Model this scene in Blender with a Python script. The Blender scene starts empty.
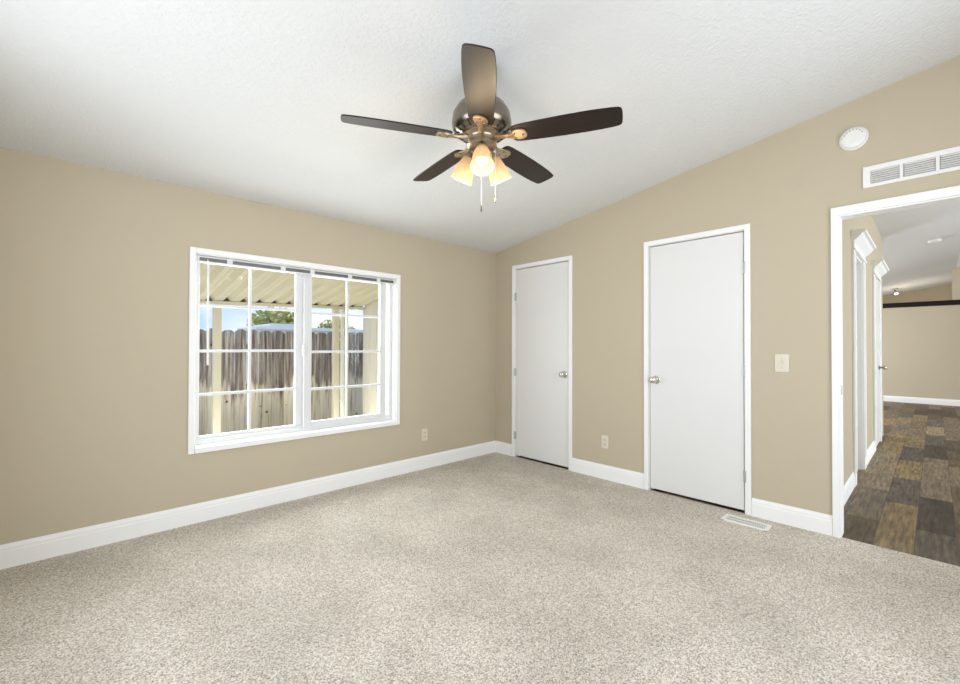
import bpy, bmesh, math, random
from mathutils import Vector, Matrix
PI = math.pi
R = math.radians
random.seed(7)
SC = bpy.context.scene
C = SC.collection

# ------------------------------------------------------------------ camera
YAW, PIT, ROL, FPX = R(46.426), R(0.6021), R(0.1502), 432.55
fw = Vector((math.cos(YAW)*math.cos(PIT), math.sin(YAW)*math.cos(PIT), math.sin(PIT)))
rt = Vector((math.sin(YAW), -math.cos(YAW), 0))
up = rt.cross(fw)
rt, up = rt*math.cos(ROL)+up*math.sin(ROL), up*math.cos(ROL)-rt*math.sin(ROL)
cam_data = bpy.data.cameras.new('camera')
cam = bpy.data.objects.new('camera', cam_data)
C.objects.link(cam)
cam_data.sensor_width = 36.0
cam_data.lens = FPX/960*36.0
cam_data.clip_start = 0.02
M = Matrix((rt, up, -fw)).transposed().to_4x4()
M.translation = Vector((-3.5681, -3.4891, 1.209))
cam.matrix_world = M
SC.camera = cam

# ------------------------------------------------------------------ exposure, light paths
vs = SC.view_settings
vs.view_transform = 'Standard'
vs.look = 'None'
vs.exposure = 0.27
vs.gamma = 1.0
vs.use_curve_mapping = False
SC.cycles.max_bounces = 10
SC.cycles.diffuse_bounces = 6
SC.cycles.transparent_max_bounces = 16
SC.cycles.sample_clamp_indirect = 6.0
SC.cycles.use_denoising = True

# ------------------------------------------------------------------ sky
world = bpy.data.worlds.new('sky')
SC.world = world
world.use_nodes = True
wn, wl = world.node_tree.nodes, world.node_tree.links
wn.clear()
w_out = wn.new('ShaderNodeOutputWorld')
w_bg = wn.new('ShaderNodeBackground')
w_tc = wn.new('ShaderNodeTexCoord')
w_map = wn.new('ShaderNodeMapping')
w_map.inputs['Scale'].default_value = (1.0, 1.0, 3.2)
w_no = wn.new('ShaderNodeTexNoise')
w_no.inputs['Scale'].default_value = 3.4
w_no.inputs['Detail'].default_value = 5
w_rp = wn.new('ShaderNodeValToRGB')
w_rp.color_ramp.elements[0].position = 0.42
w_rp.color_ramp.elements[0].color = (0.36, 0.56, 0.98, 1)
w_rp.color_ramp.elements[1].position = 0.63
w_rp.color_ramp.elements[1].color = (0.95, 0.97, 1.0, 1)
wl.new(w_tc.outputs['Generated'], w_map.inputs['Vector'])
wl.new(w_map.outputs['Vector'], w_no.inputs['Vector'])
wl.new(w_no.outputs['Fac'], w_rp.inputs['Fac'])
wl.new(w_rp.outputs['Color'], w_bg.inputs['Color'])
w_bg.inputs['Strength'].default_value = 1.0
wl.new(w_bg.outputs['Background'], w_out.inputs['Surface'])


def light(name, kind, loc, energy, color, direction=None, size=None, size_y=None, radius=None):
    ld = bpy.data.lights.new(name, kind)
    ld.energy = energy
    ld.color = color
    if kind == 'AREA':
        ld.shape = 'RECTANGLE'
        ld.size, ld.size_y = size, size_y
    if radius is not None:
        if kind == 'SUN':
            ld.angle = radius
        else:
            ld.shadow_soft_size = radius
    o = bpy.data.objects.new(name, ld)
    C.objects.link(o)
    o.location = loc
    if direction is not None:
        o.rotation_euler = Vector(direction).to_track_quat('-Z', 'Y').to_euler()
    return o


# daylight: the window in view, two windows beyond the doorway, two fill lamps added behind the camera,
# and the sunlit strip of concrete that throws light up under the patio cover
DAY = (0.905, 0.955, 1.0)
light('daylight_window', 'AREA', (-2.14, 0.22, 1.17), 31, DAY, direction=(0, -1, 0.10), size=1.5, size_y=1.22)
light('daylight_ground_bounce', 'AREA', (-2.2, 2.45, -.30), 44, (1.0, 0.955, 0.85), direction=(0, -.35, 1), size=4.0, size_y=.7)
light('fill_back_opening', 'AREA', (-1.85, -4.44, 1.42), 42, DAY, direction=(.12, 1, 0), size=2.2, size_y=1.7)  # fill through an opening added to the south wall for its light
light('fill_side_opening', 'AREA', (-4.24, -2.0, 1.42), 28, DAY, direction=(1, .15, 0), size=1.7, size_y=1.5)  # second added fill, through the west wall opening
light('daylight_far_room', 'AREA', (7.0, -0.16, 1.5), 150, (0.91, 0.95, 1.0), direction=(0, -1, 0), size=3.0, size_y=1.5)
light('daylight_living_room', 'AREA', (3.0, -7.56, 1.5), 180, DAY, direction=(0, 1, 0), size=3.4, size_y=1.6)


# ------------------------------------------------------------------ materials
def mat(name, color, rough=0.5, metal=0.0, spec=0.5):
    m = bpy.data.materials.new(name)
    m.use_nodes = True
    b = m.node_tree.nodes['Principled BSDF']
    b.inputs['Base Color'].default_value = (*color, 1)
    b.inputs['Roughness'].default_value = rough
    b.inputs['Metallic'].default_value = metal
    b.inputs['Specular IOR Level'].default_value = spec
    return m


def nodes(m):
    nt = m.node_tree
    return nt.nodes, nt.links, nt.nodes['Principled BSDF']


def coords(m, scale=(1, 1, 1), rot=(0, 0, 0)):
    n, l, b = nodes(m)
    tc = n.new('ShaderNodeTexCoord')
    mp = n.new('ShaderNodeMapping')
    mp.inputs['Scale'].default_value = scale
    mp.inputs['Rotation'].default_value = rot
    l.new(tc.outputs['Object'], mp.inputs['Vector'])
    return mp.outputs['Vector']


def noise(m, vec, scale, detail=3, rough=0.5):
    n, l, b = nodes(m)
    t = n.new('ShaderNodeTexNoise')
    t.inputs['Scale'].default_value = scale
    t.inputs['Detail'].default_value = detail
    t.inputs['Roughness'].default_value = rough
    l.new(vec, t.inputs['Vector'])
    return t


def ramp(m, fac, stops):
    n, l, b = nodes(m)
    r = n.new('ShaderNodeValToRGB')
    e = r.color_ramp.elements
    while len(e) < len(stops):
        e.new(0.5)
    for q, (p, c) in zip(e, stops):
        q.position = p
        q.color = (*c, 1)
    l.new(fac, r.inputs['Fac'])
    return r.outputs['Color']


def mixc(m, fac, a, b_, mode='MIX'):
    n, l, b = nodes(m)
    x = n.new('ShaderNodeMix')
    x.data_type = 'RGBA'
    x.blend_type = mode
    for s, v in ((x.inputs[0], fac), (x.inputs[6], a), (x.inputs[7], b_)):
        if hasattr(v, 'links'):
            l.new(v, s)
        elif isinstance(v, (int, float)):
            s.default_value = v
        else:
            s.default_value = (*v, 1)
    return x.outputs[2]


def bump(m, height, strength=0.3, dist=0.01):
    n, l, b = nodes(m)
    bp = n.new('ShaderNodeBump')
    bp.inputs['Strength'].default_value = strength
    bp.inputs['Distance'].default_value = dist
    l.new(height, bp.inputs['Height'])
    l.new(bp.outputs['Normal'], b.inputs['Normal'])


def setcol(m, c):
    n, l, b = nodes(m)
    l.new(c, b.inputs['Base Color'])


# wall paint, light orange peel
m_wall = mat('beige_wall_paint', (0.510, 0.444, 0.328), 0.7, spec=0.25)
v = coords(m_wall)
t = noise(m_wall, v, 120, 3)
bump(m_wall, t.outputs['Fac'], 0.10, 0.003)
# stippled ceiling
m_ceil = mat('white_ceiling_texture', (0.70, 0.70, 0.688), 0.8, spec=0.2)
v = coords(m_ceil)
t = noise(m_ceil, v, 48, 4, 0.6)
h = ramp(m_ceil, t.outputs['Fac'], [(0.42, (0, 0, 0)), (0.62, (1, 1, 1))])
bump(m_ceil, h, 0.38, 0.006)
# trim and doors
m_trim = mat('white_gloss_trim', (0.86, 0.86, 0.85), 0.55, spec=0.2)
m_door = mat('white_door_paint', (0.735, 0.73, 0.715), 0.42)
m_vinyl = mat('white_vinyl', (0.71, 0.71, 0.705), 0.55, spec=0.2)
m_plate = mat('ivory_plastic', (0.66, 0.61, 0.49), 0.4)
m_plate_dark = mat('dark_slot', (0.06, 0.055, 0.05), 0.6)
m_white_plastic = mat('white_plastic', (0.80, 0.79, 0.76), 0.45)
m_vent = mat('white_enamel_metal', (0.80, 0.79, 0.76), 0.4)
m_grey = mat('grey_duct_metal', (0.45, 0.45, 0.44), 0.5, 0.2)
m_duct = mat('dark_duct_metal', (0.09, 0.088, 0.085), 0.6)
m_chrome = mat('satin_nickel', (0.66, 0.65, 0.62), 0.22, 1.0)
m_steel = mat('zinc_hinge_metal', (0.50, 0.51, 0.48), 0.4, 0.6)
m_dark = mat('dark_void', (0.03, 0.028, 0.025), 0.9)

# carpet
m_carpet = mat('speckled_beige_carpet', (0.6, 0.55, 0.48), 1.0, spec=0.05)
v = coords(m_carpet)
n, l, b = nodes(m_carpet)
vo = n.new('ShaderNodeTexVoronoi')
vo.inputs['Scale'].default_value = 215
vo.inputs['Randomness'].default_value = 1.0
l.new(v, vo.inputs['Vector'])
t1 = noise(m_carpet, v, 230, 2, 0.7)
cell = n.new('ShaderNodeSeparateColor')
l.new(vo.outputs['Color'], cell.inputs[0])
av = n.new('ShaderNodeMath')
av.operation = 'MULTIPLY_ADD'
l.new(t1.outputs['Fac'], av.inputs[0])
av.inputs[1].default_value = 1.0
ch = n.new('ShaderNodeMath')
ch.operation = 'MULTIPLY'
ch.inputs[1].default_value = 0.5
l.new(cell.outputs[0], ch.inputs[0])
l.new(ch.outputs[0], av.inputs[2])
c1 = ramp(m_carpet, av.outputs[0], [(0.40, (0.18, 0.150, 0.117)), (0.60, (0.44, 0.393, 0.33)), (0.78, (0.635, 0.58, 0.50)), (1.0, (0.84, 0.79, 0.71))])
t2 = noise(m_carpet, v, 2.2, 3)
c2 = ramp(m_carpet, t2.outputs['Fac'], [(0.38, (0.87, 0.87, 0.86)), (0.60, (1, 1, 1))])
setcol(m_carpet, mixc(m_carpet, 1.0, c1, c2, 'MULTIPLY'))
bump(m_carpet, av.outputs[0], 0.35, 0.012)

# vinyl plank floor
m_plank = mat('vinyl_plank_floor', (0.2, 0.15, 0.1), 0.5, spec=0.28)
n, l, b = nodes(m_plank)
v = coords(m_plank)
v.node.inputs['Location'].default_value = (.37, .121, 0)
br = n.new('ShaderNodeTexBrick')
br.offset = 0.37
br.offset_frequency = 2
br.inputs['Scale'].default_value = 1.0
br.inputs['Brick Width'].default_value = 0.92
br.inputs['Row Height'].default_value = 0.182
br.inputs['Mortar Size'].default_value = 0.0015
br.inputs['Mortar'].default_value = (0.05, 0.04, 0.03, 1)
br.inputs['Color1'].default_value = (0, 0, 0, 1)
br.inputs['Color2'].default_value = (1, 1, 1, 1)
l.new(v, br.inputs['Vector'])
bc = ramp(m_plank, br.outputs['Color'], [(0.0, (0.060, 0.048, 0.038)), (0.3, (0.20, 0.145, 0.075)), (0.55, (0.34, 0.245, 0.125)), (0.75, (0.12, 0.100, 0.085)), (1.0, (0.36, 0.28, 0.17))])
vg = coords(m_plank, (3.0, 30, 1))
tg = noise(m_plank, vg, 1.6, 6, 0.65)
gc = ramp(m_plank, tg.outputs['Fac'], [(0.32, (0.34, 0.34, 0.35)), (0.66, (1.2, 1.2, 1.18))])
tk = noise(m_plank, coords(m_plank, (1.5, 5, 1)), 2.2, 4, 0.6)
kc = ramp(m_plank, tk.outputs['Fac'], [(0.35, (0.7, 0.7, 0.72)), (0.65, (1.1, 1.08, 1.02))])
setcol(m_plank, mixc(m_plank, 1.0, mixc(m_plank, 1.0, bc, gc, 'MULTIPLY'), kc, 'MULTIPLY'))

# fan
m_blade = mat('espresso_wood_blade', (0.010, 0.006, 0.005), 0.38, spec=0.36)
vb = coords(m_blade, (2, 40, 2))
tb = noise(m_blade, vb, 1.5, 4)
setcol(m_blade, ramp(m_blade, tb.outputs['Fac'], [(0.3, (0.006, 0.003, 0.002)), (0.7, (0.017, 0.008, 0.006))]))
m_bronze = mat('antique_nickel', (0.36, 0.29, 0.21), 0.30, 1.0)
m_housing = mat('brushed_pewter', (0.24, 0.205, 0.165), 0.26, 1.0)
m_iron = mat('antique_brass_bracket', (0.56, 0.44, 0.30), 0.33, 1.0)
m_shade = bpy.data.materials.new('frosted_amber_glass')
m_shade.use_nodes = True
n, l, b = nodes(m_shade)
b.inputs['Base Color'].default_value = (0.55, 0.46, 0.35, 1)
b.inputs['Roughness'].default_value = 0.5
tr = n.new('ShaderNodeBsdfTranslucent')
tr.inputs['Color'].default_value = (0.80, 0.66, 0.48, 1)
mx = n.new('ShaderNodeMixShader')
mx.inputs[0].default_value = 0.5
l.new(b.outputs[0], mx.inputs[1])
l.new(tr.outputs[0], mx.inputs[2])
l.new(mx.outputs[0], n['Material Output'].inputs['Surface'])
m_bulb = mat('lit_bulb', (1, 1, 1), 0.3)
n, l, b = nodes(m_bulb)
b.inputs['Emission Color'].default_value = (1.0, 0.88, 0.66, 1)
b.inputs['Emission Strength'].default_value = 2.6
m_chain = mat('pull_chain_metal', (0.85, 0.84, 0.80), 0.35, 0.3)

# glass
m_glass = bpy.data.materials.new('window_glass')
m_glass.use_nodes = True
n, l, b = nodes(m_glass)
n.remove(b)
tr = n.new('ShaderNodeBsdfTransparent')
tr.inputs['Color'].default_value = (0.97, 0.985, 0.98, 1)
gl = n.new('ShaderNodeBsdfGlossy')
gl.inputs['Roughness'].default_value = 0.02
mx = n.new('ShaderNodeMixShader')
mx.inputs[0].default_value = 0.003
l.new(tr.outputs[0], mx.inputs[1])
l.new(gl.outputs[0], mx.inputs[2])
l.new(mx.outputs[0], n['Material Output'].inputs['Surface'])

# outside
m_cover = mat('cream_painted_metal', (0.90, 0.82, 0.62), 0.5)
m_post = mat('beige_painted_post', (0.80, 0.73, 0.57), 0.6)
m_siding = mat('pale_siding', (0.86, 0.82, 0.70), 0.6)
v = coords(m_siding, (1, 1, 0.05))
m_white_paint = mat('white_downspout_paint', (0.86, 0.86, 0.83), 0.4)
m_fence = mat('weathered_fence_wood', (0.3, 0.25, 0.2), 0.85, spec=0.15)
n, l, b = nodes(m_fence)
geo = n.new('ShaderNodeNewGeometry')
oi = n.new('ShaderNodeObjectInfo')
vm = n.new('ShaderNodeMapping')
vm.inputs['Scale'].default_value = (26, 26, 1.3)
l.new(geo.outputs['Position'], vm.inputs['Vector'])
tf = noise(m_fence, vm.outputs['Vector'], 1.0, 6, 0.65)
grain = ramp(m_fence, tf.outputs['Fac'], [(0.32, (0.09, 0.066, 0.055)), (0.47, (0.30, 0.245, 0.205)), (0.62, (0.60, 0.53, 0.45))])
sunlit_grain = ramp(m_fence, tf.outputs['Fac'], [(0.34, (0.42, 0.32, 0.22)), (0.46, (0.84, 0.74, 0.55)), (0.62, (0.93, 0.87, 0.72))])  # sunlight on the lower boards, painted into the wood colour
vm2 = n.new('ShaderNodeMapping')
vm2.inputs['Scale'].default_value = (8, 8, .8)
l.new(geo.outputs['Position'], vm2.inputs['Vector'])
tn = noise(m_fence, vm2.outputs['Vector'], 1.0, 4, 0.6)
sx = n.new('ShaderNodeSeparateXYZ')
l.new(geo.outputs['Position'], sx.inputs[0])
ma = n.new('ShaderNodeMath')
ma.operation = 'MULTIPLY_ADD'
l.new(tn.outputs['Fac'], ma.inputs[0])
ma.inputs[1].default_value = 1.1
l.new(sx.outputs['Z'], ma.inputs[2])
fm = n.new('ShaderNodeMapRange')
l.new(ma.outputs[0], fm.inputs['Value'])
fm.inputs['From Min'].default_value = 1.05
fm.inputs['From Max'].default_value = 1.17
fc = mixc(m_fence, fm.outputs['Result'], sunlit_grain, grain)
kn = n.new('ShaderNodeTexVoronoi')
kn.inputs['Scale'].default_value = 4.2
l.new(geo.outputs['Position'], kn.inputs['Vector'])
kr = ramp(m_fence, kn.outputs['Distance'], [(0.05, (0.12, 0.09, 0.07)), (0.10, (1, 1, 1))])
fc = mixc(m_fence, 1.0, fc, kr, 'MULTIPLY')
bv = n.new('ShaderNodeMapRange')
l.new(oi.outputs['Random'], bv.inputs['Value'])
bv.inputs['To Min'].default_value = 0.72
bv.inputs['To Max'].default_value = 1.12
cmb = n.new('ShaderNodeCombineColor')
for k in range(3):
    l.new(bv.outputs['Result'], cmb.inputs[k])
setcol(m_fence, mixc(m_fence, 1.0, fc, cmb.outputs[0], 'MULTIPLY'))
m_ground = mat('pale_concrete', (0.66, 0.60, 0.50), 0.9)
m_leaf = mat('yellow_green_leaves', (0.24, 0.27, 0.06), 0.7)
vl = coords(m_leaf)
tl = noise(m_leaf, vl, 6, 3)
setcol(m_leaf, ramp(m_leaf, tl.outputs['Fac'], [(0.35, (0.30, 0.33, 0.08)), (0.65, (0.80, 0.74, 0.24))]))
m_bark = mat('brown_bark', (0.13, 0.09, 0.06), 0.9)
m_roofwhite = mat('white_roof_coating', (0.95, 0.95, 0.95), 0.6)
m_beam = mat('dark_stained_wood', (0.014, 0.009, 0.006), 0.7, spec=0.2)


# ------------------------------------------------------------------ mesh helpers
def bx(bm, x0, x1, y0, y1, z0, z1, bev=0.0):
    r = bmesh.ops.create_cube(bm, size=1.0)
    vv = r['verts']
    for q in vv:
        q.co = Vector((x0+(q.co.x+.5)*(x1-x0), y0+(q.co.y+.5)*(y1-y0), z0+(q.co.z+.5)*(z1-z0)))
    if bev:
        ee = list({e for q in vv for e in q.link_edges})
        bmesh.ops.bevel(bm, geom=ee, offset=bev, segments=2, affect='EDGES', profile=0.5)
    return vv


def box(*a, bev=0.0):
    bm = bmesh.new()
    bx(bm, *a, bev=bev)
    return bm


def prism(bm, pts, axis, a0, a1):
    """extrude a polygon of (u, w) points along an axis: 0 -> (y,z), 1 -> (x,z), 2 -> (x,y)"""
    def P(u, w, a):
        return ((a, u, w), (u, a, w), (u, w, a))[axis]
    v0 = [bm.verts.new(P(u, w, a0)) for u, w in pts]
    v1 = [bm.verts.new(P(u, w, a1)) for u, w in pts]
    bm.faces.new(v0)
    bm.faces.new(list(reversed(v1)))
    k = len(pts)
    for i in range(k):
        bm.faces.new((v0[i], v1[i], v1[(i+1) % k], v0[(i+1) % k]))
    bmesh.ops.recalc_face_normals(bm, faces=bm.faces)
    return v0+v1


def tube(bm, p0, p1, r0, r1=None, seg=12, caps=True):
    p0, p1 = Vector(p0), Vector(p1)
    r1 = r0 if r1 is None else r1
    d = (p1-p0).normalized()
    a = d.orthogonal().normalized()
    b_ = d.cross(a)
    A, B = [], []
    for i in range(seg):
        t_ = 2*PI*i/seg
        o = a*math.cos(t_)+b_*math.sin(t_)
        A.append(bm.verts.new(p0+o*r0))
        B.append(bm.verts.new(p1+o*r1))
    for i in range(seg):
        bm.faces.new((A[i], A[(i+1) % seg], B[(i+1) % seg], B[i]))
    if caps:
        bm.faces.new(list(reversed(A)))
        bm.faces.new(B)
    return A+B


def lathe(bm, prof, origin=(0, 0, 0), axis=(0, 0, 1), seg=32, close=True):
    """prof: list of (radius, distance along the axis)"""
    o = Vector(origin)
    d = Vector(axis).normalized()
    a = d.orthogonal().normalized()
    b_ = d.cross(a)
    rings = []
    for r_, s in prof:
        if r_ < 1e-6:
            rings.append([bm.verts.new(o+d*s)])
        else:
            rings.append([bm.verts.new(o+d*s+(a*math.cos(2*PI*i/seg)+b_*math.sin(2*PI*i/seg))*r_) for i in range(seg)])
    for A, B in zip(rings, rings[1:]):
        for i in range(seg):
            j = (i+1) % seg
            if len(A) == 1 and len(B) == 1:
                continue
            if len(A) == 1:
                bm.faces.new((A[0], B[j], B[i]))
            elif len(B) == 1:
                bm.faces.new((A[i], A[j], B[0]))
            else:
                bm.faces.new((A[i], A[j], B[j], B[i]))
    if close:
        for A in (rings[0], rings[-1]):
            if len(A) > 1:
                bm.faces.new(A)
    bmesh.ops.recalc_face_normals(bm, faces=bm.faces)


def obj(name, bm, m, parent=None, smooth=False):
    me = bpy.data.meshes.new(name)
    bm.to_mesh(me)
    bm.free()
    me.materials.append(m)
    if smooth:
        me.polygons.foreach_set('use_smooth', [True]*len(me.polygons))
        me.set_sharp_from_angle(angle=R(38))
    o = bpy.data.objects.new(name, me)
    C.objects.link(o)
    if parent is not None:
        o.parent = parent
        # meshes are written in world space: take the parent's place out
        o.matrix_parent_inverse = parent.matrix_world.inverted() if parent.type != 'EMPTY' else Matrix.Translation(-WORLD(parent))
    return o


def WORLD(o):
    p = Vector(o.location)
    while o.parent is not None:
        o = o.parent
        p = p + Vector(o.location)
    return p


def tag(o, label, cat, group=None, kind=None):
    o['label'] = label
    o['category'] = cat
    if group:
        o['group'] = group
    if kind:
        o['kind'] = kind
    return o


def thing(name, label, cat, loc=(0, 0, 0), group=None, kind=None):
    o = bpy.data.objects.new(name, None)
    o.empty_display_size = 0.1
    C.objects.link(o)
    o.location = loc
    return tag(o, label, cat, group, kind)


def struct(name, bm, m, label, cat, smooth=False):
    return tag(obj(name, bm, m, None, smooth), label, cat, kind='structure')


# ------------------------------------------------------------------ room measures
ZC, SL = 2.286, 0.1523           # ceiling height at the window wall, rise towards the ridge
RIDGE = -3.80
XW, YS = -4.08, -4.28            # inner faces of the two walls behind the camera


def zc(y):
    return ZC - SL*y if y > RIDGE else ZC - SL*RIDGE + SL*(y-RIDGE)


FARX, DEEPX, ENDY = 9.8, 13.1, -7.4
# floors
bm = box(XW-.12, 0.012, YS-.12, 0.12, -0.06, 0.0)
struct('floor', bm, m_carpet, 'speckled beige cut pile carpet over the whole bedroom floor', 'floor')
bm = box(0.012, DEEPX+.1, ENDY-.1, 0.12, -0.06, -0.004)
struct('floor_hall', bm, m_plank, 'patchwork brown and grey wood plank floor beyond the open doorway', 'floor')
# ceiling: one sloped slab on each side of the ridge
bm = bmesh.new()
prism(bm, [(0.15, zc(0)-SL*.15), (RIDGE, zc(RIDGE)), (RIDGE, zc(RIDGE)+.1), (0.15, zc(0)+.1)], 0, XW-.12, DEEPX+.1)
struct('ceiling', bm, m_ceil, 'white stippled ceiling sloping up from the window wall', 'ceiling')
bm = bmesh.new()
prism(bm, [(RIDGE, zc(RIDGE)), (ENDY-.1, zc(ENDY-.1)), (ENDY-.1, zc(ENDY-.1)+.1), (RIDGE, zc(RIDGE)+.1)], 0, XW-.12, DEEPX+.1)
struct('ceiling_ridge_side', bm, m_ceil, 'far half of the white ceiling beyond the ridge line', 'ceiling')

# window wall (north) with its opening
WX0, WX1, WZ0, WZ1 = -2.940, -1.337, 0.512, 1.845
bm = bmesh.new()
WT = 0.15
bx(bm, XW-.12, WX0, 0, WT, -.06, ZC+.05)
bx(bm, WX1, 5.2, 0, WT, -.06, ZC+.05)
bx(bm, WX0, WX1, 0, WT, -.06, WZ0)
bx(bm, WX0, WX1, 0, WT, WZ1, ZC+.05)
struct('wall_north', bm, m_wall, 'beige textured wall holding the white gridded window', 'wall')
# outer wall of the far room, with a big window opening that lets daylight in
bm = bmesh.new()
bx(bm, 5.2, 5.5, 0, WT, -.06, ZC+.05)
bx(bm, 8.5, DEEPX+.1, 0, WT, -.06, ZC+.05)
bx(bm, 5.5, 8.5, 0, WT, -.06, 0.7)
bx(bm, 5.5, 8.5, 0, WT, 2.2, ZC+.05)
struct('wall_far_room', bm, m_wall, 'outer beige wall of the room beyond the hall', 'wall')

# door wall (east): strips with sloped tops
ET = 0.10
D1 = (-1.012, -0.300)   # door 1 opening y range
D2 = (-2.538, -1.816)
OP = (-3.882, -3.062)   # open doorway
DZ, OZ = 2.066, 2.058
bm = bmesh.new()


def strip(bm_, y0, y1, z0, x0=0.0, x1=ET):
    ys = [y0] + ([RIDGE] if y0 < RIDGE < y1 else []) + [y1]
    top = [(y, zc(y)+.05) for y in reversed(ys)]
    prism(bm_, [(y0, z0), (y1, z0)] + top, 0, x0, x1)


strip(bm, D1[1], 0.0, -.06)
strip(bm, *D1, DZ)
strip(bm, D2[1], D1[0], -.06)
strip(bm, *D2, DZ)
strip(bm, OP[1], D2[0], -.06)
strip(bm, *OP, OZ)
strip(bm, YS, OP[0], -.06)
struct('wall_east', bm, m_wall, 'beige wall with two white doors and the open doorway', 'wall')
# closets behind the two doors
bm = bmesh.new()
bx(bm, .75, .80, -2.92, 0, -.06, 2.8)
bx(bm, ET, .75, -1.44, -1.40, -.06, 2.5)
struct('wall_closet', bm, m_wall, 'back of the closets behind the two closed doors', 'wall')
# back walls behind the camera; both have openings added for fill light
bm = bmesh.new()
strip(bm, YS, -2.9, -.06, XW-.12, XW)
strip(bm, -1.1, 0.0, -.06, XW-.12, XW)
strip(bm, -2.9, -1.1, 2.2, XW-.12, XW)
bx(bm, XW-.12, XW, -2.9, -1.1, -.06, .62)
struct('wall_west', bm, m_wall, 'beige wall with an added light opening behind the camera', 'wall')
bm = bmesh.new()
bx(bm, XW-.12, -3.65, YS-.12, YS, -.06, 2.85)
bx(bm, -.75, 0.1, YS-.12, YS, -.06, 2.85)
bx(bm, -3.65, -.75, YS-.12, YS, -.06, .5)
bx(bm, -3.65, -.75, YS-.12, YS, 2.35, 2.85)
struct('wall_south', bm, m_wall, 'beige wall with a wide added light opening behind the camera', 'wall')

# hall wall, left side of the corridor, with two door openings
HY = -2.992
A0, A1, B0, B1, HE = 1.50, 2.14, 3.32, 3.99, 4.66
AZ = 2.06
bm = bmesh.new()


def hx(x0, x1, z0):
    prism(bm, [(x0, z0), (x1, z0), (x1, zc(HY)+.05), (x0, zc(HY)+.05)], 1, HY, HY+.11)


hx(ET, A0, -.06); hx(A0, A1, AZ); hx(A1, B0, -.06); hx(B0, B1, AZ); hx(B1, HE, -.06)
struct('wall_hall', bm, m_wall, 'beige corridor wall with crowned white door casings, seen edge on', 'wall')
bm = bmesh.new()
bx(bm, HE-.11, HE, HY+.11, 0, -.06, 2.8)
bx(bm, .80, HE-.11, -1.5, -1.4, -.06, 2.8)
struct('wall_hall_rooms', bm, m_wall, 'inner walls of the rooms off the corridor', 'wall')
# far partition, far upper wall and the ends of the house
bm = box(FARX, FARX+.12, ENDY, 0.0, -.06, 2.10)
struct('wall_far', bm, m_wall, 'beige partition wall across the room beyond the doorway', 'wall')
bm = bmesh.new()
strip(bm, ENDY, 0.0, -.06, DEEPX, DEEPX+.1)
struct('wall_far_upper', bm, m_wall, 'shaded beige gable wall above the dark ledge', 'wall')
bm = bmesh.new()
prism(bm, [(-3.75, 2.10), (-3.75, zc(-3.75)+.03), (RIDGE, zc(RIDGE)+.03), (-4.6, zc(-4.6)+.03), (-4.6, 2.10)], 0, FARX, FARX+.12)
struct('wall_far_pier', bm, m_wall, 'beige pier rising from the dark ledge to the ceiling ridge', 'wall')
bm = bmesh.new()
bx(bm, 0.1, 1.2, ENDY-.1, ENDY, -.06, 2.9)
bx(bm, 4.8, DEEPX+.1, ENDY-.1, ENDY, -.06, 2.9)
bx(bm, 1.2, 4.8, ENDY-.1, ENDY, -.06, .6)
bx(bm, 1.2, 4.8, ENDY-.1, ENDY, 2.25, 2.9)
struct('wall_living', bm, m_wall, 'outer wall of the living room out of view to the right', 'wall')
bm = bmesh.new()
prism(bm, [(ENDY, -.06), (YS-.12, -.06), (YS-.12, zc(YS-.12)+.03), (ENDY, zc(ENDY)+.03)], 0, 0.0, 0.1)
struct('wall_living_end', bm, m_wall, 'end wall of the living room out of view to the right', 'wall')
# dark ledge on the far partition
bm = bmesh.new()
bx(bm, FARX-.03, FARX+.15, ENDY, 0.0, 2.10, 2.205, bev=.006)
struct('trim_1', bm, m_beam, 'dark stained wood ledge capping the far beige partition', 'ledge')


# ------------------------------------------------------------------ baseboards
def base_profile(h_=0.129, d=0.014):
    return [(0, 0), (d, 0), (d, h_*.70), (d*.80, h_*.74), (d*.80, h_*.84), (d*.45, h_*.94), (d*.30, h_), (0, h_)]


def baseboard_x(bm_, x0, x1, y):      # against a wall facing -y
    prism(bm_, [(y-d, z) for d, z in base_profile()], 0, x0, x1)


def baseboard_y(bm_, y0, y1, x):      # against a wall facing -x
    prism(bm_, [(x-d, z) for d, z in base_profile()], 1, y0, y1)


bm = bmesh.new(); baseboard_x(bm, XW, 0.0, 0.0)
struct('baseboard_north', bm, m_trim, 'white stepped baseboard along the window wall', 'baseboard')
for y0, y1, lab in ((-0.260, -0.014, 'short white baseboard between the room corner and the first door'),
                    (-1.777, -1.051, 'white baseboard between the two closed doors'),
                    (-3.031, -2.578, 'white baseboard between the second door and the doorway')):
    bm = bmesh.new(); baseboard_y(bm, y0, y1, 0.0)
    struct('baseboard_east', bm, m_trim, lab, 'baseboard')
bm = bmesh.new(); baseboard_x(bm, ET+.015, A0-.115, HY)
struct('baseboard_hall', bm, m_trim, 'white baseboard just inside the open doorway on the corridor wall', 'baseboard')
bm = bmesh.new(); baseboard_x(bm, A1+.14, B0-.10, HY)
struct('baseboard_hall', bm, m_trim, 'white baseboard between the two crowned casings of the corridor', 'baseboard')
bm = bmesh.new(); baseboard_y(bm, ENDY, 0, FARX)
struct('baseboard_far', bm, m_trim, 'white baseboard at the foot of the far partition', 'baseboard')


# ------------------------------------------------------------------ closed doors
def casing_u(bm_, y0, y1, ztop, w, d, x=0.0):
    """flat trim round an opening in the east wall"""
    bx(bm_, x-d, x+.001, y0-w, y0, 0, ztop+w, bev=.003)
    bx(bm_, x-d, x+.001, y1, y1+w, 0, ztop+w, bev=.003)
    bx(bm_, x-d, x+.001, y0, y1, ztop, ztop+w, bev=.003)


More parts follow.
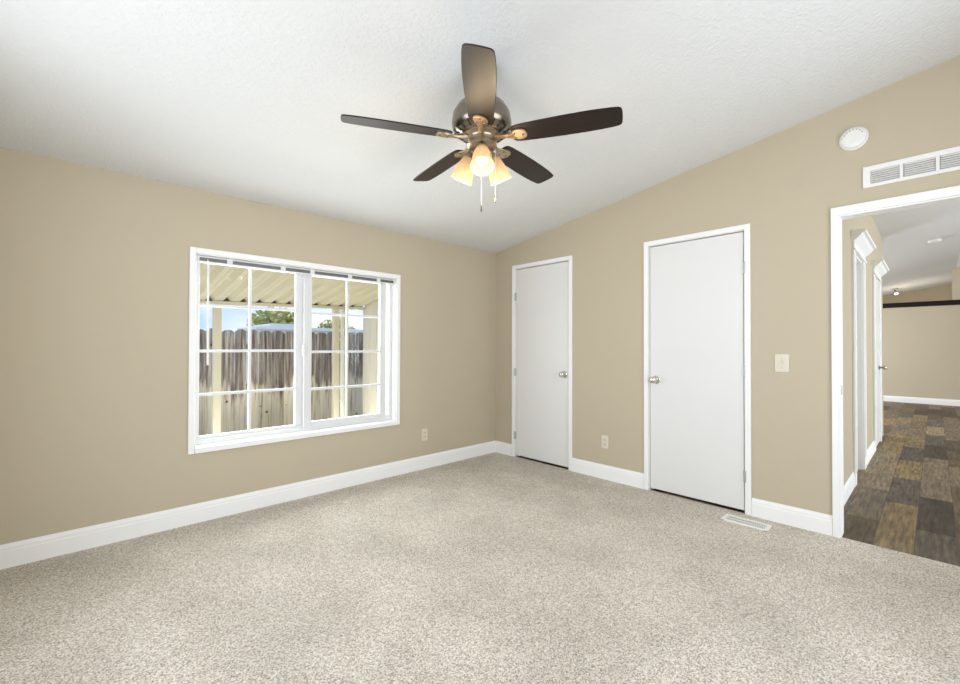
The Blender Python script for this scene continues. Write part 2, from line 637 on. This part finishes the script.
def closed_door(name, y0, y1, label, knob_y, hinge_y, hz):
    t_ = thing(name, label, 'door', (0, (y0+y1)/2, 0), kind='structure')
    b1 = bmesh.new()
    casing_u(b1, y0, y1, DZ, .038, .013)
    bx(b1, 0.002, ET-.002, y0, y0+.006, 0, DZ)
    bx(b1, 0.002, ET-.002, y1-.006, y1, 0, DZ)
    bx(b1, 0.002, ET-.002, y0, y1, DZ-.004, DZ)
    bx(b1, 0.048, ET-.002, y0+.006, y0+.02, 0, DZ-.004)
    bx(b1, 0.048, ET-.002, y1-.02, y1-.006, 0, DZ-.004)
    bx(b1, 0.048, ET-.002, y0, y1, DZ-.02, DZ-.004)
    obj('door_casing', b1, m_trim, t_)
    b2 = box(.004, .042, y0+.011, y1-.011, .022, DZ-.012, bev=.002)
    obj('door_slab', b2, m_door, t_)
    kz = .935
    b3 = bmesh.new()
    lathe(b3, [(0, 0), (.034, 0), (.034, .004), (.026, .010), (.013, .013), (.011, .032), (.018, .036), (.027, .046), (.0285, .056), (.024, .066), (.014, .071), (0, .072)], (.004, knob_y, kz), (-1, 0, 0), 24)
    obj('door_knob', b3, m_chrome, t_, True)
    for z in hz:
        b4 = bmesh.new()
        tube(b4, (-.008, hinge_y, z-.042), (-.008, hinge_y, z+.042), .0085, seg=10)
        bx(b4, -.006, .004, hinge_y-.014, hinge_y+.014, z-.04, z+.04)
        obj('door_hinge', b4, m_steel, t_)
    return t_


closed_door('door_1', *D1, 'narrow flat white door nearest the room corner, silver knob on its right', -.958, -.302, (1.757, .93, .237))
closed_door('door_2', *D2, 'flat white door left of the light switch, silver knob on its left', -1.878, -2.540, (1.79, 1.035, .272))

# open doorway: casing, jambs, head
t = thing('trim_2', 'white casing and jamb around the open doorway to the hall', 'doorway', (0, -3.47, 0), kind='structure')
bm = bmesh.new()
def uframe(bm_, yo0, yo1, zo, yi0, yi1, zi, x0, x1):
    prism(bm_, [(yo0, 0), (yi0, 0), (yi0, zi), (yi1, zi), (yi1, 0), (yo1, 0), (yo1, zo), (yo0, zo)], 0, x0, x1)


uframe(bm, OP[0]-.029, OP[1]+.029, OZ+.046, OP[0]+.004, OP[1]-.004, OZ-.004, -.016, 0)
uframe(bm, OP[0]-.029, OP[1]+.029, OZ+.046, OP[0]-.020, OP[1]+.020, OZ+.036, -.019, -.015)
obj('door_casing', bm, m_trim, t)
bm = bmesh.new()
uframe(bm, OP[0], OP[1], OZ, OP[0]+.012, OP[1]-.012, OZ-.012, .0002, ET+.01)
obj('door_jamb', bm, m_trim, t)
bm = box(.022, .060, OP[1]-.0145, OP[1]-.011, .905, .965, bev=.001)
o = obj('strike_plate', bm, m_steel, t)
o['label'] = 'small steel strike plate'


# corridor doors: casing with a crowned header
def crown_casing(name, x0, x1, wl_, wr, label):
    t_ = thing(name, label, 'door casing', ((x0+x1)/2, HY, 0), kind='structure')
    b1 = bmesh.new()
    for xa, xb in ((x0-wl_, x0), (x1, x1+wr)):
        bx(b1, xa, xb, HY-.018, HY, 0, AZ, bev=.003)
        w = xb-xa
        for q in (.3, .7):
            bx(b1, xa+w*q-.012, xa+w*q+.012, HY-.024, HY-.012, .12, AZ-.02, bev=.003)
    bx(b1, x1-.016, x1, HY-.002, HY+.11, 0, AZ)
    bx(b1, x0+.016, x1-.016, HY-.002, HY+.11, AZ-.014, AZ)
    bx(b1, x0, x0+.016, HY-.002, HY+.11, 0, AZ)
    obj('door_casing', b1, m_trim, t_)
    b2 = bmesh.new()
    a, c = x0-wl_, x1+wr
    bx(b2, a-.012, c+.012, HY-.030, HY, AZ, AZ+.018, bev=.004)
    bx(b2, a, c, HY-.020, HY, AZ+.018, AZ+.075)
    prism(b2, [(HY, AZ+.075), (HY-.024, AZ+.075), (HY-.04, AZ+.092), (HY-.066, AZ+.118), (HY-.078, AZ+.138), (HY-.098, AZ+.142), (HY-.098, AZ+.165), (HY, AZ+.165)], 0, a-.05, c+.05)
    obj('crown_header', b2, m_trim, t_)
    return t_


ta = crown_casing('door_3', A0, A1, .11, .13, 'first crowned white door casing on the corridor wall, nearest the doorway')
bm = box(A0+.016, A1-.016, HY+.07, HY+.105, .01, AZ-.005)
obj('door_slab', bm, m_door, ta)
tb_ = crown_casing('door_4', B0, B1, .10, .11, 'second crowned white door casing farther down the corridor, with knob')
bm = box(B0+.016, B1-.016, HY-.004, HY+.031, .01, AZ-.016)
obj('door_slab', bm, m_door, tb_)
bm = bmesh.new()
lathe(bm, [(0, 0), (.03, 0), (.03, .005), (.012, .012), (.012, .035), (.026, .05), (.028, .062), (.018, .074), (0, .076)], (B1-.07, HY-.004, .955), (0, -1, 0), 16)
o = obj('door_knob', bm, m_bronze, tb_, True)

# ------------------------------------------------------------------ window
t = thing('window_1', 'white gridded sliding window in the beige left wall, patio behind', 'window', (-2.138, 0, WZ0), kind='structure')
bm = bmesh.new()                                      # interior trim, a thin picture frame
tw, td = .038, .016
bx(bm, WX0-tw, WX0, -td, .001, WZ0-tw, WZ1+tw, bev=.004)
bx(bm, WX1, WX1+tw, -td, .001, WZ0-tw, WZ1+tw, bev=.004)
bx(bm, WX0, WX1, -td, .001, WZ1, WZ1+tw, bev=.004)
bx(bm, WX0, WX1, -td-.006, .001, WZ0-tw, WZ0, bev=.004)
obj('window_casing', bm, m_trim, t)
bm = bmesh.new()                                      # drywall return, painted white
rv = .006
bx(bm, WX0, WX0+rv, 0, .14, WZ0, WZ1)
bx(bm, WX1-rv, WX1, 0, .14, WZ0, WZ1)
bx(bm, WX0, WX1, 0, .14, WZ0, WZ0+rv)
bx(bm, WX0, WX1, 0, .14, WZ1-rv, WZ1)
obj('window_reveal', bm, m_trim, t)
bm = bmesh.new()                                      # outer vinyl frame and sill track
fx0, fx1, fz0, fz1 = WX0+rv, WX1-rv, WZ0+rv, WZ1-rv
bx(bm, fx0, fx0+.030, .066, .135, fz0, fz1, bev=.002)
bx(bm, fx1-.030, fx1, .066, .135, fz0, fz1, bev=.002)
bx(bm, fx0, fx1, .066, .135, fz1-.030, fz1, bev=.002)
bx(bm, fx0, fx1, .060, .135, fz0, fz0+.030, bev=.002)
bx(bm, fx0, fx1, .078, .084, fz0+.03, fz0+.044)
obj('window_frame', bm, m_vinyl, t)


def sash(name, gx0, gx1, gz0, gz1, bl, br_, bb, bt, y0, y1, munt, rows, label):
    s = bmesh.new()
    bx(s, gx0-bl, gx0, y0, y1, gz0-bb, gz1+bt, bev=.003)
    bx(s, gx1, gx1+br_, y0, y1, gz0-bb, gz1+bt, bev=.003)
    bx(s, gx0, gx1, y0, y1, gz0-bb, gz0, bev=.003)
    bx(s, gx0, gx1, y0, y1, gz1, gz1+bt, bev=.003)
    so = obj(name, s, m_vinyl, t)
    so['label'] = label
    ym = (y0+y1)/2
    g = box(gx0-.004, gx1+.004, ym-.002, ym+.002, gz0-.004, gz1+.004)
    obj('glass_pane', g, m_glass, so)
    k = bmesh.new()
    bx(k, munt-.010, munt+.010, ym-.009, ym+.009, gz0, gz1, bev=.002)
    for z in rows:
        bx(k, gx0, gx1, ym-.0088, ym+.0088, z-.010, z+.010, bev=.002)
    obj('muntin_grid', k, m_vinyl, so)
    return so


sash('fixed_sash', -2.898, -2.232, .570, 1.802, .016, .072, .016, .016, .088, .122, -2.568, (.862, 1.172, 1.500), 'left fixed sash of eight panes')
sl = sash('sliding_sash', -2.115, -1.478, .588, 1.790, .062, .064, .044, .030, .050, .086, -1.796, (.853, 1.162, 1.480), 'right sliding sash of eight panes')
bm = bmesh.new()
bx(bm, -2.196, -2.178, .030, .052, 1.13, 1.215, bev=.004)
bx(bm, -2.192, -2.182, .018, .034, 1.16, 1.185, bev=.003)
obj('sash_latch', bm, m_white_plastic, sl)

# raised blind: only the headrail and its wand show
t = thing('blind_headrail', 'slim blind headrail with clips and a hanging wand across the window top', 'blind', (-2.138, .03, 1.84))
bm = bmesh.new()
hx0, hx1, hy0, hy1, hz0, hz1 = -2.928, -1.352, .008, .044, 1.790, 1.834
bx(bm, hx0, hx1, hy0, hy1, hz1-.010, hz1, bev=.002)
bx(bm, hx0, hx1, hy1-.004, hy1, hz0+.006, hz1-.008)
bx(bm, hx0, hx1, hy0-.002, hy0+.006, hz0, hz0+.009, bev=.001)
obj('headrail', bm, m_vinyl, t)
bm = box(hx0+.006, hx1-.006, hy0+.004, hy1-.005, hz0+.004, hz1-.010)
o = obj('track_slot', bm, mat('grey_track_metal', (0.13, 0.13, 0.13), 0.4, 0.3), t)
o['label'] = 'grey recessed track of the headrail'
for x in (-2.73, -2.36, -2.13, -1.80, -1.52):
    bm = box(x-.018, x+.018, hy0-.004, hy1+.002, hz0+.004, hz1+.002, bev=.003)
    obj('clip', bm, m_vinyl, t)
for x in (hx0-.004, hx1-.010):
    bm = box(x, x+.014, hy0-.003, hy1+.002, hz0, hz1+.003, bev=.003)
    obj('end_cap', bm, m_vinyl, t)
bm = bmesh.new()
tube(bm, (-2.868, -.004, 1.80), (-2.866, -.008, 1.075), .0072, seg=10)
tube(bm, (-2.868, .0, 1.80), (-2.868, .012, 1.812), .003, seg=6)
obj('tilt_wand', bm, m_white_plastic, t)

# ------------------------------------------------------------------ wall fittings
def outlet(name, label, origin, u, nrm):
    """u: unit along the wall, nrm: out of the wall"""
    u, nrm = Vector(u), Vector(nrm)
    t_ = thing(name, label, 'outlet', origin)
    o3 = Vector(origin)

    def B(b_, a0, a1, z0, z1, d0, d1, bev=0):
        p, q = o3+u*a0+nrm*d0, o3+u*a1+nrm*d1
        bx(b_, min(p.x, q.x), max(p.x, q.x), min(p.y, q.y), max(p.y, q.y), o3.z+z0, o3.z+z1, bev=bev)
    b1 = bmesh.new()
    B(b1, -.036, .036, -.059, .059, 0, .006, .002)
    obj('cover_plate', b1, m_plate, t_)
    for s in (-.021, .021):
        b2 = bmesh.new()
        B(b2, -.017, .017, s-.015, s+.015, .005, .009, .002)
        r_ = obj('receptacle', b2, m_plate, t_)
        for a0, a1, z0, z1 in ((-.008, -.005, -.004, .007), (.005, .008, -.004, .007), (-.002, .002, -.011, -.007)):
            b3 = bmesh.new()
            B(b3, a0, a1, s+z0, s+z1, .0085, .0095)
            obj('socket_slot', b3, m_plate_dark, r_)
    return t_


outlet('electrical_outlet', 'ivory outlet low on the left wall, right of the window', (-1.007, 0, .336), (1, 0, 0), (0, -1, 0))
outlet('electrical_outlet', 'ivory outlet low on the wall between the two white doors', (0, -1.405, .340), (0, 1, 0), (-1, 0, 0))
t = thing('light_switch', 'ivory toggle light switch right of the second white door', 'light switch', (0, -2.763, 1.10))
bm = box(-.006, 0, -2.763-.042, -2.763+.042, 1.10-.062, 1.10+.062, bev=.002)
obj('cover_plate', bm, m_plate, t)
bm = bmesh.new()
bx(bm, -.018, -.004, -2.768, -2.758, 1.097, 1.115, bev=.002)
obj('toggle', bm, m_plate, t)
for z in (1.10-.03, 1.10+.03):
    bm = bmesh.new()
    lathe(bm, [(0, 0), (.004, 0), (.003, .002), (0, .002)], (-.006, -2.763, z), (-1, 0, 0), 10)
    obj('screw', bm, m_steel, t)

t = thing('smoke_detector', 'round white smoke detector high on the wall above the doorway', 'smoke detector', (0, -3.147, 2.521))
bm = bmesh.new()
lathe(bm, [(0, 0), (.071, 0), (.071, .010), (.068, .013), (.064, .015), (.062, .028), (.054, .035), (.040, .037), (0, .038)], (0, -3.147, 2.521), (-1, 0, 0), 40)
obj('detector_body', bm, m_white_plastic, t, True)
m_gplastic = mat('grey_plastic', (.42, .42, .41), .5)
for k in range(7):
    bm = bmesh.new()
    a = PI*(.15+.7*k/6)
    y, z = -3.147+.046*math.cos(a), 2.521+.046*math.sin(a)
    bx(bm, -.0375, -.030, y-.004, y+.004, z-.004, z+.004)
    obj('sounder_slot', bm, m_gplastic, t)
bm = bmesh.new()
lathe(bm, [(0, 0), (.014, 0), (.013, .004), (0, .005)], (-.037, -3.147, 2.505), (-1, 0, 0), 20)
obj('test_button', bm, m_white_plastic, t, True)

# transfer grille over the doorway
t = thing('wall_vent', 'long white louvered vent over the open doorway', 'vent', (0, -3.57, 2.26))
bm = bmesh.new()
vy0, vy1, vz0, vz1 = -3.965, -3.188, 2.194, 2.325
bx(bm, -.012, 0, vy0, vy1, vz1-.030, vz1, bev=.003)
bx(bm, -.012, 0, vy0, vy1, vz0, vz0+.022, bev=.003)
bx(bm, -.012, 0, vy1-.036, vy1, vz0+.02, vz1-.028, bev=.002)
bx(bm, -.012, 0, vy0, vy0+.036, vz0+.02, vz1-.028, bev=.002)
for k in range(1, 5):
    y = -3.225-.148*k+.0065+.007
    bx(bm, -.0115, 0, y-.007, y+.007, vz0+.02, vz1-.028)
obj('vent_frame', bm, m_vent, t)
bm = box(-.0015, .0, vy0+.03, vy1-.03, vz0+.018, vz1-.026)
obj('duct_back', bm, m_grey, t)
for k in range(5):
    ya = -3.225-.148*k
    bm = bmesh.new()
    for q in range(6):
        z = vz0+.026+q*.0128
        prism(bm, [(-.0105, z), (-.0092, z+.001), (-.0022, z+.0095), (-.0034, z+.0095)], 1, ya-.1285, ya)
    obj('louver_bank', bm, m_vent, t)

# floor register
t = thing('floor_register', 'slotted white metal register in the carpet before the second door', 'vent', (-.18, -2.585, 0))
bm = bmesh.new()
rx0, rx1, ry0, ry1 = -.245, -.112, -2.728, -2.445
bx(bm, rx0, rx0+.026, ry0, ry1, 0, .008, bev=.002)
bx(bm, rx1-.026, rx1, ry0, ry1, 0, .008, bev=.002)
bx(bm, rx0, rx1, ry0, ry0+.024, 0, .0078, bev=.002)
bx(bm, rx0, rx1, ry1-.024, ry1, 0, .0078, bev=.002)
nb = 17
for k in range(nb):
    y = ry0+.024+(ry1-ry0-.048)*(k+.5)/nb
    bx(bm, rx0+.02, rx1-.02, y-.0024, y+.0024, .001, .0068)
bx(bm, -.182, -.174, ry0+.02, ry1-.02, .001, .0072)
obj('register_grille', bm, m_vent, t)
bm = box(rx0+.02, rx1-.02, ry0+.02, ry1-.02, 0, .0015)
o = obj('register_duct', bm, m_duct, t)

# ------------------------------------------------------------------ ceiling fan
HX, HYF, HZ = -2.0946, -1.9478, 2.238
CZ = zc(HYF)
fan = thing('ceiling_fan', 'five blade dark brown ceiling fan with three lit glass shades', 'ceiling fan', (HX, HYF, HZ))
bm = bmesh.new()
lathe(bm, [(.074, CZ+.012), (.074, CZ-.03), (.066, CZ-.052), (.045, CZ-.066), (.028, CZ-.070), (.028, 2.41)], (HX, HYF, 0), (0, 0, 1), 32)
obj('canopy', bm, m_housing, fan, True)
bm = bmesh.new()
lathe(bm, [(.028, 2.420), (.075, 2.414), (.118, 2.394), (.142, 2.355), (.148, 2.310), (.143, 2.285), (.126, 2.266), (.098, 2.254), (.075, 2.250), (0, 2.250)], (HX, HYF, 0), (0, 0, 1), 48)
obj('motor_housing', bm, m_housing, fan, True)
for k in range(20):                                    # dark cooling slots round the lower bowl
    bm = bmesh.new()
    a = 2*PI*k/20
    d = Vector((math.cos(a), math.sin(a), 0))
    p0 = Vector((HX, HYF, 2.2570))+d*.1085
    p1 = Vector((HX, HYF, 2.2765))+d*.1370
    tube(bm, p0, p1, .0055, seg=6)
    obj('cooling_slot', bm, m_dark, fan)
bm = bmesh.new()
lathe(bm, [(0, 2.262), (.090, 2.262), (.094, 2.256), (.094, 2.248), (.086, 2.243), (.077, 2.240), (.073, 2.234), (.072, 2.212), (.076, 2.206), (.076, 2.198), (.064, 2.186), (.030, 2.178), (0, 2.176)], (HX, HYF, 0), (0, 0, 1), 40)
obj('switch_housing', bm, m_bronze, fan, True)

PH = R(225.194)
PITCH = R(-12)
hub = Vector((HX, HYF, HZ))


def blade_outline():
    # half widths along the blade; the ends are rounded
    top = []
    ctl = [(.155, .040), (.165, .052), (.19, .058), (.28, .063), (.40, .067), (.50, .0675), (.57, .0655), (.62, .062), (.648, .058), (.657, .053)]
    for x, w in ctl:
        top.append((x, w))
    tip = [(.662, .044), (.6645, .022), (.665, .0)]
    pts = [(x, w) for x, w in top+tip] + [(x, -w) for x, w in reversed(top+tip[:-1])]
    return pts


def iron_outline():
    half = [(.070, .016), (.10, .012), (.125, .012), (.145, .017), (.163, .028), (.186, .036), (.208, .034), (.225, .022), (.231, .0)]
    return [(x, w) for x, w in half] + [(x, -w) for x, w in reversed(half[:-1])]


def blade_mesh():
    b_ = bmesh.new()
    prism(b_, blade_outline(), 2, -.003, .003)
    bmesh.ops.bevel(b_, geom=[e for e in b_.edges if abs(e.verts[0].co.z-e.verts[1].co.z) < 1e-6], offset=.0015, segments=1, affect='EDGES')
    return b_


def iron_mesh():
    b_ = bmesh.new()
    prism(b_, iron_outline(), 2, -.011, -.003)
    bmesh.ops.bevel(b_, geom=[e for e in b_.edges if abs(e.verts[0].co.z-e.verts[1].co.z) < 1e-6], offset=.002, segments=2, affect='EDGES')
    tube(b_, (.070, 0, .004), (.140, 0, -.006), .012, .010, 10)
    return b_


def screw_mesh(x, y):
    b_ = bmesh.new()
    lathe(b_, [(0, -.0105), (.006, -.0110), (.005, -.0135), (0, -.0140)], (x, y, 0), (0, 0, 1), 10)
    return b_


def local(name, me_bm, m, parent, mtx, smooth=True):
    o_ = obj(name, me_bm, m, None, smooth)
    o_.parent = parent
    o_.matrix_local = mtx
    return o_


for k in range(5):
    a = PH+2*PI*k/5
    mt = Matrix.Rotation(a, 4, 'Z') @ Matrix.Rotation(PITCH, 4, 'X')
    bl = local('fan_blade', blade_mesh(), m_blade, fan, mt, False)
    ir = local('blade_bracket', iron_mesh(), m_iron, fan, mt)
    for x, y in ((.172, .016), (.172, -.016), (.210, 0)):
        local('screw', screw_mesh(x, y), m_housing, ir, Matrix.Identity(4))

# light kit: three arms with bell shades
EL = R(-64)
for k in range(3):
    a = R(228)+2*PI*k/3
    d = Vector((math.cos(a)*math.cos(EL), math.sin(a)*math.cos(EL), math.sin(EL)))
    hd = Vector((math.cos(a), math.sin(a), 0))
    p0 = Vector((HX, HYF, 2.196))+hd*.045
    neck = Vector((HX, HYF, 2.166))+hd*.062
    bm = bmesh.new()
    tube(bm, p0, neck, .013, .013, 12)
    lathe(bm, [(0, -.012), (.018, -.012), (.026, -.002), (.028, .012), (.026, .022), (0, .022)], neck, d, 20)
    arm = obj('lamp_arm', bm, m_bronze, fan, True)
    bm = bmesh.new()
    prof = [(.024, .008), (.031, .016), (.038, .034), (.044, .058), (.049, .086), (.053, .110), (.057, .128)]
    lathe(bm, prof + [(r_-.003, s) for r_, s in reversed(prof)], neck, d, 32, close=False)
    sh = obj('lamp_shade', bm, m_shade, fan, True)
    bm = bmesh.new()
    lathe(bm, [(0, .018), (.013, .020), (.013, .034), (.018, .046), (.026, .064), (.029, .078), (.026, .094), (.016, .106), (0, .110)], neck, d, 20)
    obj('light_bulb', bm, m_bulb, sh, True)
    light('fan_lamp', 'POINT', neck+d*.185, 2.4, (1.0, 0.78, 0.50), radius=.03)


def chain(x, y, z0, z1):
    b_ = bmesh.new()
    tube(b_, (x, y, z0), (x, y, z1+.03), .0011, seg=6)
    c_ = obj('pull_chain', b_, m_chain, fan)
    b_ = bmesh.new()
    lathe(b_, [(0, .036), (.002, .034), (.0038, .012), (.0035, .002), (0, 0)], (x, y, z1), (0, 0, 1), 10)
    obj('chain_fob', b_, m_housing, c_, True)


chain(HX-.030*math.cos(R(46)), HYF-.030*math.sin(R(46)), 2.185, 1.865)
chain(HX+.045, HYF-.052, 2.185, 1.918)

# ------------------------------------------------------------------ beyond the doorway
t = thing('ceiling_detector', 'small flat white disc on the hall ceiling', 'detector', (5.8, -3.50, zc(-3.50)))
bm = bmesh.new()
lathe(bm, [(0, .004), (.075, .004), (.075, -.018), (.060, -.032), (0, -.034)], (5.8, -3.50, zc(-3.50)), (0, 0, 1), 28)
obj('detector_body', bm, m_white_plastic, t, True)
lx, ly = 11.6, -2.80
t = thing('track_spotlight', 'lit ceiling spotlight above the far dark ledge', 'spotlight', (lx, ly, zc(ly)))
bm = bmesh.new()
lathe(bm, [(0, .01), (.07, .01), (.07, -.02), (0, -.022)], (lx, ly, zc(ly)), (0, 0, 1), 20)
tube(bm, (lx, ly, zc(ly)-.02), (lx, ly, zc(ly)-.07), .012)
obj('mount', bm, m_chrome, t, True)
bm = bmesh.new()
lathe(bm, [(0, 0), (.03, 0), (.05, .05), (.055, .09), (.05, .09), (.028, .01), (0, .01)], (lx, ly, zc(ly)-.07), (-.4, -.35, -.8), 20)
obj('lamp_head', bm, m_chrome, t, True)
bm = bmesh.new()
bmesh.ops.create_icosphere(bm, subdivisions=2, radius=.034, matrix=Matrix.Translation(Vector((lx, ly, zc(ly)-.07))+Vector((-.4, -.35, -.8)).normalized()*.07))
obj('light_bulb', bm, m_bulb, t, True)
light('track_lamp', 'POINT', (lx-.2, ly-.14, zc(ly)-.5), 4, (1.0, .88, .68), radius=.04)

light('nook_fill', 'POINT', (11.4, -3.1, 1.3), 45, (1.0, .95, .87), radius=.2)  # added fill, brightens the nook behind the far partition

# ------------------------------------------------------------------ outside the window
GZ = -.35
bm = box(-14, 14, .16, 26, GZ-.1, GZ)
struct('ground_outside', bm, m_ground, 'pale concrete and dirt yard outside the window', 'ground')


def shear(z, x):                                        # the cover hangs a little lower to the left
    return z + .027*(x+.06)


YE, ZE, YH, ZH = 3.0, 1.851, .17, 2.304
cover = thing('patio_cover', 'cream corrugated metal patio cover seen from below outside the window', 'patio cover', (-2.2, 1.6, 2.0), kind='structure')
prof = []
pitch, x = .200, -3.2
while x < .20:
    prof += [(x, .0), (x+.05, .0), (x+.054, .005), (x+.058, .0), (x+.100, .0), (x+.142, .062), (x+.152, .062), (x+.192, .0)]
    x += pitch
bm = bmesh.new()
ra = [bm.verts.new((px, YE, shear(ZE+h_, px))) for px, h_ in prof]
rb = [bm.verts.new((px, YH, shear(ZH+h_, px))) for px, h_ in prof]
for i in range(len(prof)-1):
    bm.faces.new((ra[i], ra[i+1], rb[i+1], rb[i]))
bmesh.ops.solidify(bm, geom=bm.faces[:], thickness=.004)
obj('corrugated_sheet', bm, m_cover, cover)
bm = bmesh.new()                                        # front beam under the eave
vv = bx(bm, -3.2, -.06, YE-.07, YE-.01, ZE-.045, ZE-.004)
for q in vv:
    q.co.z = shear(q.co.z, q.co.x)
obj('eave_beam', bm, m_post, cover)
bm = bmesh.new()
vv = bx(bm, -3.2, -.06, YE+.010, YE+.035, ZE-.03, ZE+.075)
for q in vv:
    q.co.z = shear(q.co.z, q.co.x)
o = obj('fascia_board', bm, mat('dark_brown_fascia', (0.09, 0.055, 0.035), 0.7), cover)
o['label'] = 'dark brown fascia behind the corrugations'


def post(name, x0, x1, label, grp=None):
    b_ = bmesh.new()
    bx(b_, x0, x1, YE-.085, YE-.005, GZ, shear(ZE-.047, x0), bev=.004)
    return tag(obj(name, b_, m_post), label, 'post', grp)


post('patio_post', -2.213, -2.122, 'beige patio post behind the left window sash')
post('patio_post', -.590, -.500, 'beige patio post left of the white downspout')
post('patio_post', -.445, -.362, 'beige patio post right of the white downspout')
t = thing('downspout', 'white downspout between two beige patio posts', 'downspout', (-.475, YE-.12, GZ))
bm = bmesh.new()
bx(bm, -.497, -.452, YE-.14, YE-.095, GZ, ZE-.06, bev=.004)
obj('pipe', bm, m_white_paint, t)
for z in (.35, 1.3):
    bm = bmesh.new()
    bx(bm, -.508, -.441, YE-.145, YE-.094, z, z+.03, bev=.002)
    obj('strap', bm, m_white_paint, t)

# siding wall closing the right end of the patio
bm = bmesh.new()
prism(bm, [(YE, GZ), (YE, ZE-.002), (.16, ZH-.002), (.16, GZ)], 0, -.055, .06)
y = YE-.02
while y > .3:
    bx(bm, -.060, -.054, y-.008, y+.008, GZ, ZE+(YE-y)*.16-.03)
    y -= .20
tag(obj('siding_wall', bm, m_siding), 'pale vertical siding wall closing the right side of the patio', 'wall', kind='structure')

# fence: every picket a part
fence = thing('wood_fence', 'weathered dog eared wooden fence across the yard outside the window', 'fence', (-.5, 3.7, GZ))


def picket(w, h_):
    b_ = bmesh.new()
    c = .035
    prism(b_, [(0, 0), (w, 0), (w, h_-c), (w-c, h_-.008), (w-c*1.5, h_), (c*1.5, h_), (c, h_-.008), (0, h_-c)], 1, 0, .018)
    return b_


src = {}
x = -4.2
k = 0
while x < 2.2:
    w = random.choice((.150, .172, .172, .180))
    if w not in src:
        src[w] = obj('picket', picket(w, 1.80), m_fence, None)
        o = src[w]
    else:
        o = src[w].copy()
        C.objects.link(o)
    o.parent = fence
    o.location = (x+.5, random.uniform(-.004, .004), random.uniform(-.015, .012))
    o.rotation_euler = (0, random.uniform(-.004, .004), 0)
    x += w+random.choice((.006, .010, .016))
    k += 1
for z in (.25, .9, 1.5):
    bm = box(-4.2, 2.2, 3.722, 3.76, GZ+z, GZ+z+.085)
    obj('fence_rail', bm, m_fence, fence)


# neighbour's white roof and trees beyond the fence
t = thing('neighbor_shed', 'low white roofed building beyond the fence', 'building', (0, 8.6, GZ))
bm = bmesh.new()
prism(bm, [(-.3, 1.62), (3.4, 1.62), (3.4, 1.68), (.9, 1.695), (.72, 1.695), (.6, 1.77), (.1, 1.77), (.0, 1.695), (-.3, 1.68)], 1, 7.8, 9.4)
obj('roof', bm, m_roofwhite, t)
bm = box(-.2, 3.3, 7.9, 9.3, GZ, 1.62)
obj('wall', bm, m_siding, t)


def tree(name, x_, y_, ztop, rad, n_, label, seed):
    rnd = random.Random(seed)
    t_ = thing(name, label, 'tree', (x_, y_, GZ), 'trees beyond the fence')
    b_ = bmesh.new()
    tube(b_, (x_, y_, GZ), (x_, y_, ztop-rad*.8), .10, .05, 8)
    for q in range(5):
        a = q*1.3
        tube(b_, (x_, y_, ztop-rad*1.3), (x_+rad*.7*math.cos(a), y_+rad*.7*math.sin(a), ztop-rad*.5), .035, .012, 6)
    obj('trunk', b_, m_bark, t_)
    b_ = bmesh.new()
    for q in range(n_):
        while True:
            p = Vector((rnd.uniform(-1, 1), rnd.uniform(-1, 1), rnd.uniform(-1, 1)))
            if p.length < 1:
                break
        p = Vector((x_+p.x*rad*1.15, y_+p.y*rad, ztop-rad*.75+p.z*rad*.75))
        s = rnd.uniform(.05, .11)
        rot = Matrix.Rotation(rnd.uniform(0, 6.28), 3, Vector((rnd.uniform(-1, 1), rnd.uniform(-1, 1), rnd.uniform(-1, 1))).normalized())
        c = [p+rot @ Vector(q_)*s for q_ in ((-1, 0, 0), (0, -.45, .1), (1, 0, 0), (0, .45, .1))]
        b_.faces.new([b_.verts.new(q_) for q_ in c])
    o_ = obj('foliage', b_, m_leaf, t_)


tree('leafy_tree', 1.15, 10.6, 2.42, .75, 1500, 'yellow green tree behind the left window sash, above the fence', 3)
tree('leafy_tree', 2.75, 10.2, 2.10, .42, 260, 'sparse small tree behind the left half of the right sash', 5)
tree('leafy_tree', 3.60, 11.4, 2.10, .50, 420, 'low bushy tree just left of the white downspout', 6)
